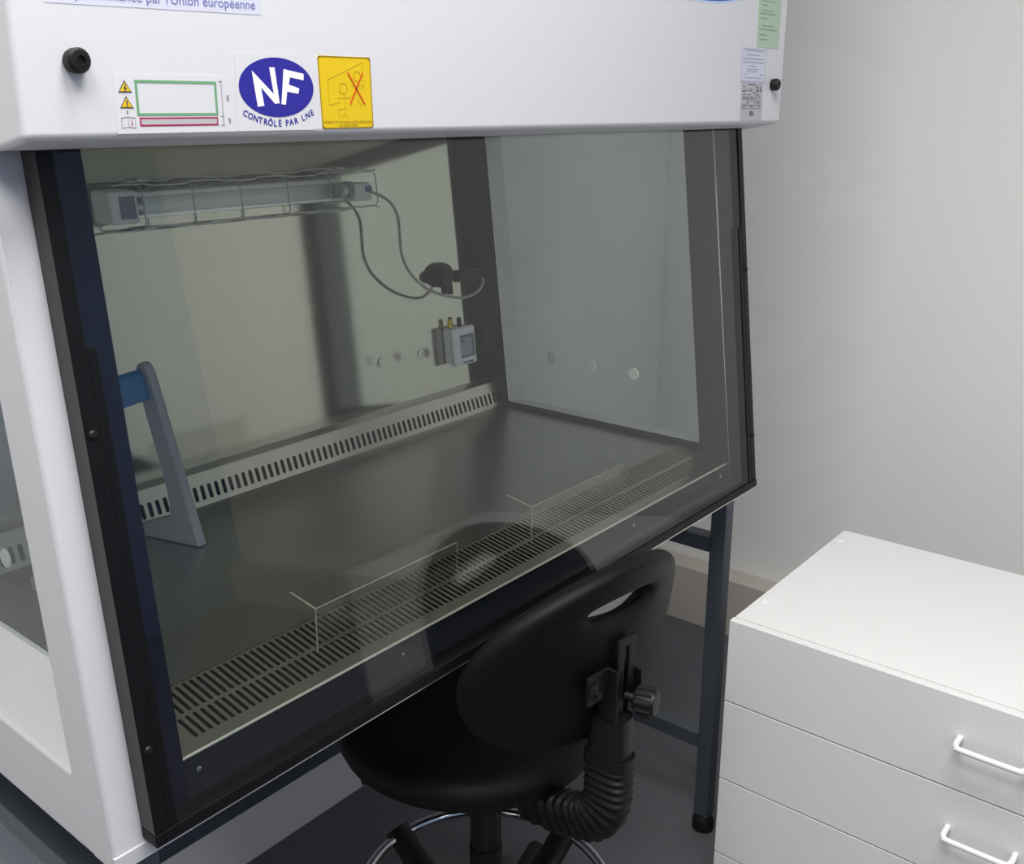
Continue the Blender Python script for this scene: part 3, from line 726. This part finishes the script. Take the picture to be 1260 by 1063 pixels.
# seat
SC = Vector((0.622, 0.172, 0))
bm = lathe([(0, 0.462), (0.15, 0.462), (0.180, 0.467), (0.195, 0.477), (0.201, 0.491), (0.197, 0.506), (0.183, 0.515), (0.16, 0.517), (0.10, 0.512), (0, 0.509)], SC, seg=56)
obj('seat', bm, 'pu', ch, angle=60)
obj('seat_plate', box(CX-0.075, CX+0.075, CY-0.09, CY+0.09, 0.440, 0.4615, 0.003), 'blackmetal', ch)
obj('column', lathe([(0, 0.10), (0.025, 0.10), (0.025, 0.30), (0.0235, 0.30), (0.0235, 0.43), (0.030, 0.4395), (0, 0.4395)], (CX, CY, 0), seg=28), 'blackmetal', ch)
obj('height_lever', tube(smooth_path([(CX-0.02, CY+0.02, 0.448), (CX-0.12, CY+0.09, 0.445), (CX-0.15, CY+0.11, 0.440)], 4), 0.004, 8), 'blackmetal', ch)
# foot ring with arms and clamp
RZ, RR = 0.205, 0.197
obj('foot_ring', tube([(CX+RR*math.cos(2*math.pi*k/72), CY+RR*math.sin(2*math.pi*k/72), RZ) for k in range(72)], 0.0085, 12, closed=True), 'chrome', ch)
hub = obj('ring_hub', lathe([(0, 0), (0.040, 0), (0.043, 0.006), (0.043, 0.060), (0.036, 0.070), (0, 0.070)], (CX, CY, 0.115), seg=28), 'pu_dark', ch)
for k in range(4):
    an = math.radians(87+k*90+0)
    dv = Vector((math.cos(an), math.sin(an), 0)); C0 = Vector((CX, CY, 0))
    pth = smooth_path([C0+dv*0.036+Vector((0, 0, 0.150)), C0+dv*0.09+Vector((0, 0, 0.152)), C0+dv*0.15+Vector((0, 0, 0.172)), C0+dv*0.185+Vector((0, 0, 0.197)), C0+dv*0.207+Vector((0, 0, 0.213))], 5)
    obj('ring_arm', tube(pth, 0.018, 12, section=[(0.8*math.cos(2*math.pi*q/12), 1.25*math.sin(2*math.pi*q/12)) for q in range(12)]), 'pu_dark', ch)
kn = obj('ring_clamp_knob', lathe([(0, 0), (0.008, 0), (0.008, 0.02), (0.017, 0.022), (0.017, 0.042), (0, 0.044)], (CX-0.040, CY+0.012, 0.155), (-0.95, 0.31, 0), 20), 'pu_dark', hub)
# five star base with castors
for k in range(5):
    an = math.radians(20+72*k); dv = Vector((math.cos(an), math.sin(an), 0)); C0 = Vector((CX, CY, 0))
    b1 = tube([C0+dv*0.02+Vector((0, 0, 0.105)), C0+dv*0.12+Vector((0, 0, 0.098)), C0+dv*0.27+Vector((0, 0, 0.077))], 0.018, 12)
    bl = obj('base_leg', b1, 'pu_dark', ch)
    pv = C0+dv*0.255
    obj('castor_stem', lathe([(0, 0), (0.006, 0), (0.006, 0.03), (0, 0.03)], (pv.x, pv.y, 0.048), seg=10), 'blackmetal', bl)
    tg = Vector((-dv.y, dv.x, 0))
    for s in (-1, 1):
        obj('castor_wheel', lathe([(0, -0.008), (0.022, -0.008), (0.026, -0.004), (0.026, 0.004), (0.022, 0.008), (0, 0.008)], pv+tg*0.013*s+Vector((0, 0, 0.0262)), tuple(tg), 20), 'pu_dark', bl)
# back support: bellows, sleeve, bracket, knob
PB = Vector((0.575, -0.112, 0))
def bp(u, n_, z): return PB+UB*u+NB*n_+Vector((0, 0, z))
sec = []
for q in range(24):
    an = 2*math.pi*q/24; c, s = math.cos(an), math.sin(an)
    sec.append((0.72*math.copysign(abs(c)**0.6, c), 1.0*math.copysign(abs(s)**0.6, s)))
pth = smooth_path([bp(-0.004, 0, 0.582), bp(-0.004, 0, 0.560), bp(-0.004, 0, 0.538), bp(-0.004, 0.002, 0.515), bp(-0.004, 0.014, 0.490), bp(-0.002, 0.038, 0.470), bp(0, 0.070, 0.456), bp(0, 0.105, 0.446), bp(0, 0.150, 0.438)], 12)
obj('bellows', tube(pth, 0.030, section=sec, rmod=lambda i: 0.0292+0.0026*math.cos(2*math.pi*i/6)), 'pu_dark', ch, angle=80)
obj('bellows_collar', tube([bp(-0.004, 0, 0.578), bp(-0.004, 0, 0.590)], 0.032, section=sec), 'pu_dark', ch)
sl = obj('sleeve', tube([bp(-0.004, 0, 0.588), bp(-0.004, 0, 0.648)], 0.0275, section=sec), 'blackmetal', ch)
bm = bmesh.new()
def bbox(u0, u1, n0, n1, z0, z1, bm, bev=0.0015):
    b2 = bmesh.new()
    hexa(b2, [bp(u0, n0, z0), bp(u1, n0, z0), bp(u1, n1, z0), bp(u0, n1, z0), bp(u0, n0, z1), bp(u1, n0, z1), bp(u1, n1, z1), bp(u0, n1, z1)])
    bmesh.ops.bevel(b2, geom=b2.edges[:], offset=bev, segments=2, profile=0.5, affect='EDGES')
    return join(bm, b2)
# slotted upright: two prongs joined at the top
for u0, u1 in ((-0.010, 0.003), (0.011, 0.024)): bbox(u0, u1, -0.014, -0.009, 0.640, 0.743, bm)
bbox(-0.010, 0.024, -0.014, -0.009, 0.7425, 0.755, bm)
obj('slotted_upright', bm, 'blackmetal', ch)
bm = bmesh.new()
bbox(-0.060, -0.022, -0.010, -0.005, 0.682, 0.722, bm); bbox(-0.024, -0.019, -0.024, -0.005, 0.650, 0.722, bm); bbox(0.026, 0.030, -0.022, 0.006, 0.650, 0.705, bm); bbox(-0.024, 0.030, -0.006, 0.006, 0.648, 0.69, bm)
br = obj('bracket', bm, 'blackmetal', ch)
obj('bracket_bolt', lathe([(0, 0), (0.009, 0), (0.010, 0.003), (0.004, 0.006), (0.004, 0.012), (0, 0.013)], bp(-0.052, -0.010, 0.702), tuple(-NB), 16), 'blackmetal', br)
kc = bp(0.009, -0.012, 0.672)
ax = (-NB+UB*0.35).normalized()
kb = lathe([(0, 0), (0.006, 0), (0.006, 0.012), (0.0155, 0.014), (0.0175, 0.018), (0.0175, 0.036), (0.015, 0.041), (0, 0.042)], kc, tuple(ax), 30)
knob = obj('adjusting_knob', kb, 'blackmetal', ch)
bm = bmesh.new()
e1 = Vector((0, 0, 1)); e2 = ax.cross(e1).normalized(); e1 = e2.cross(ax)
for k in range(10):
    an = 2*math.pi*k/10; r_ = e1*math.cos(an)+e2*math.sin(an)
    tube([kc+ax*0.017+r_*0.0172, kc+ax*0.037+r_*0.0172], 0.0026, 8, bm=bm)
obj('knob_ribs', bm, 'blackmetal', knob)

for o in bpy.data.objects:
    if '_base' in o.keys(): del o['_base']
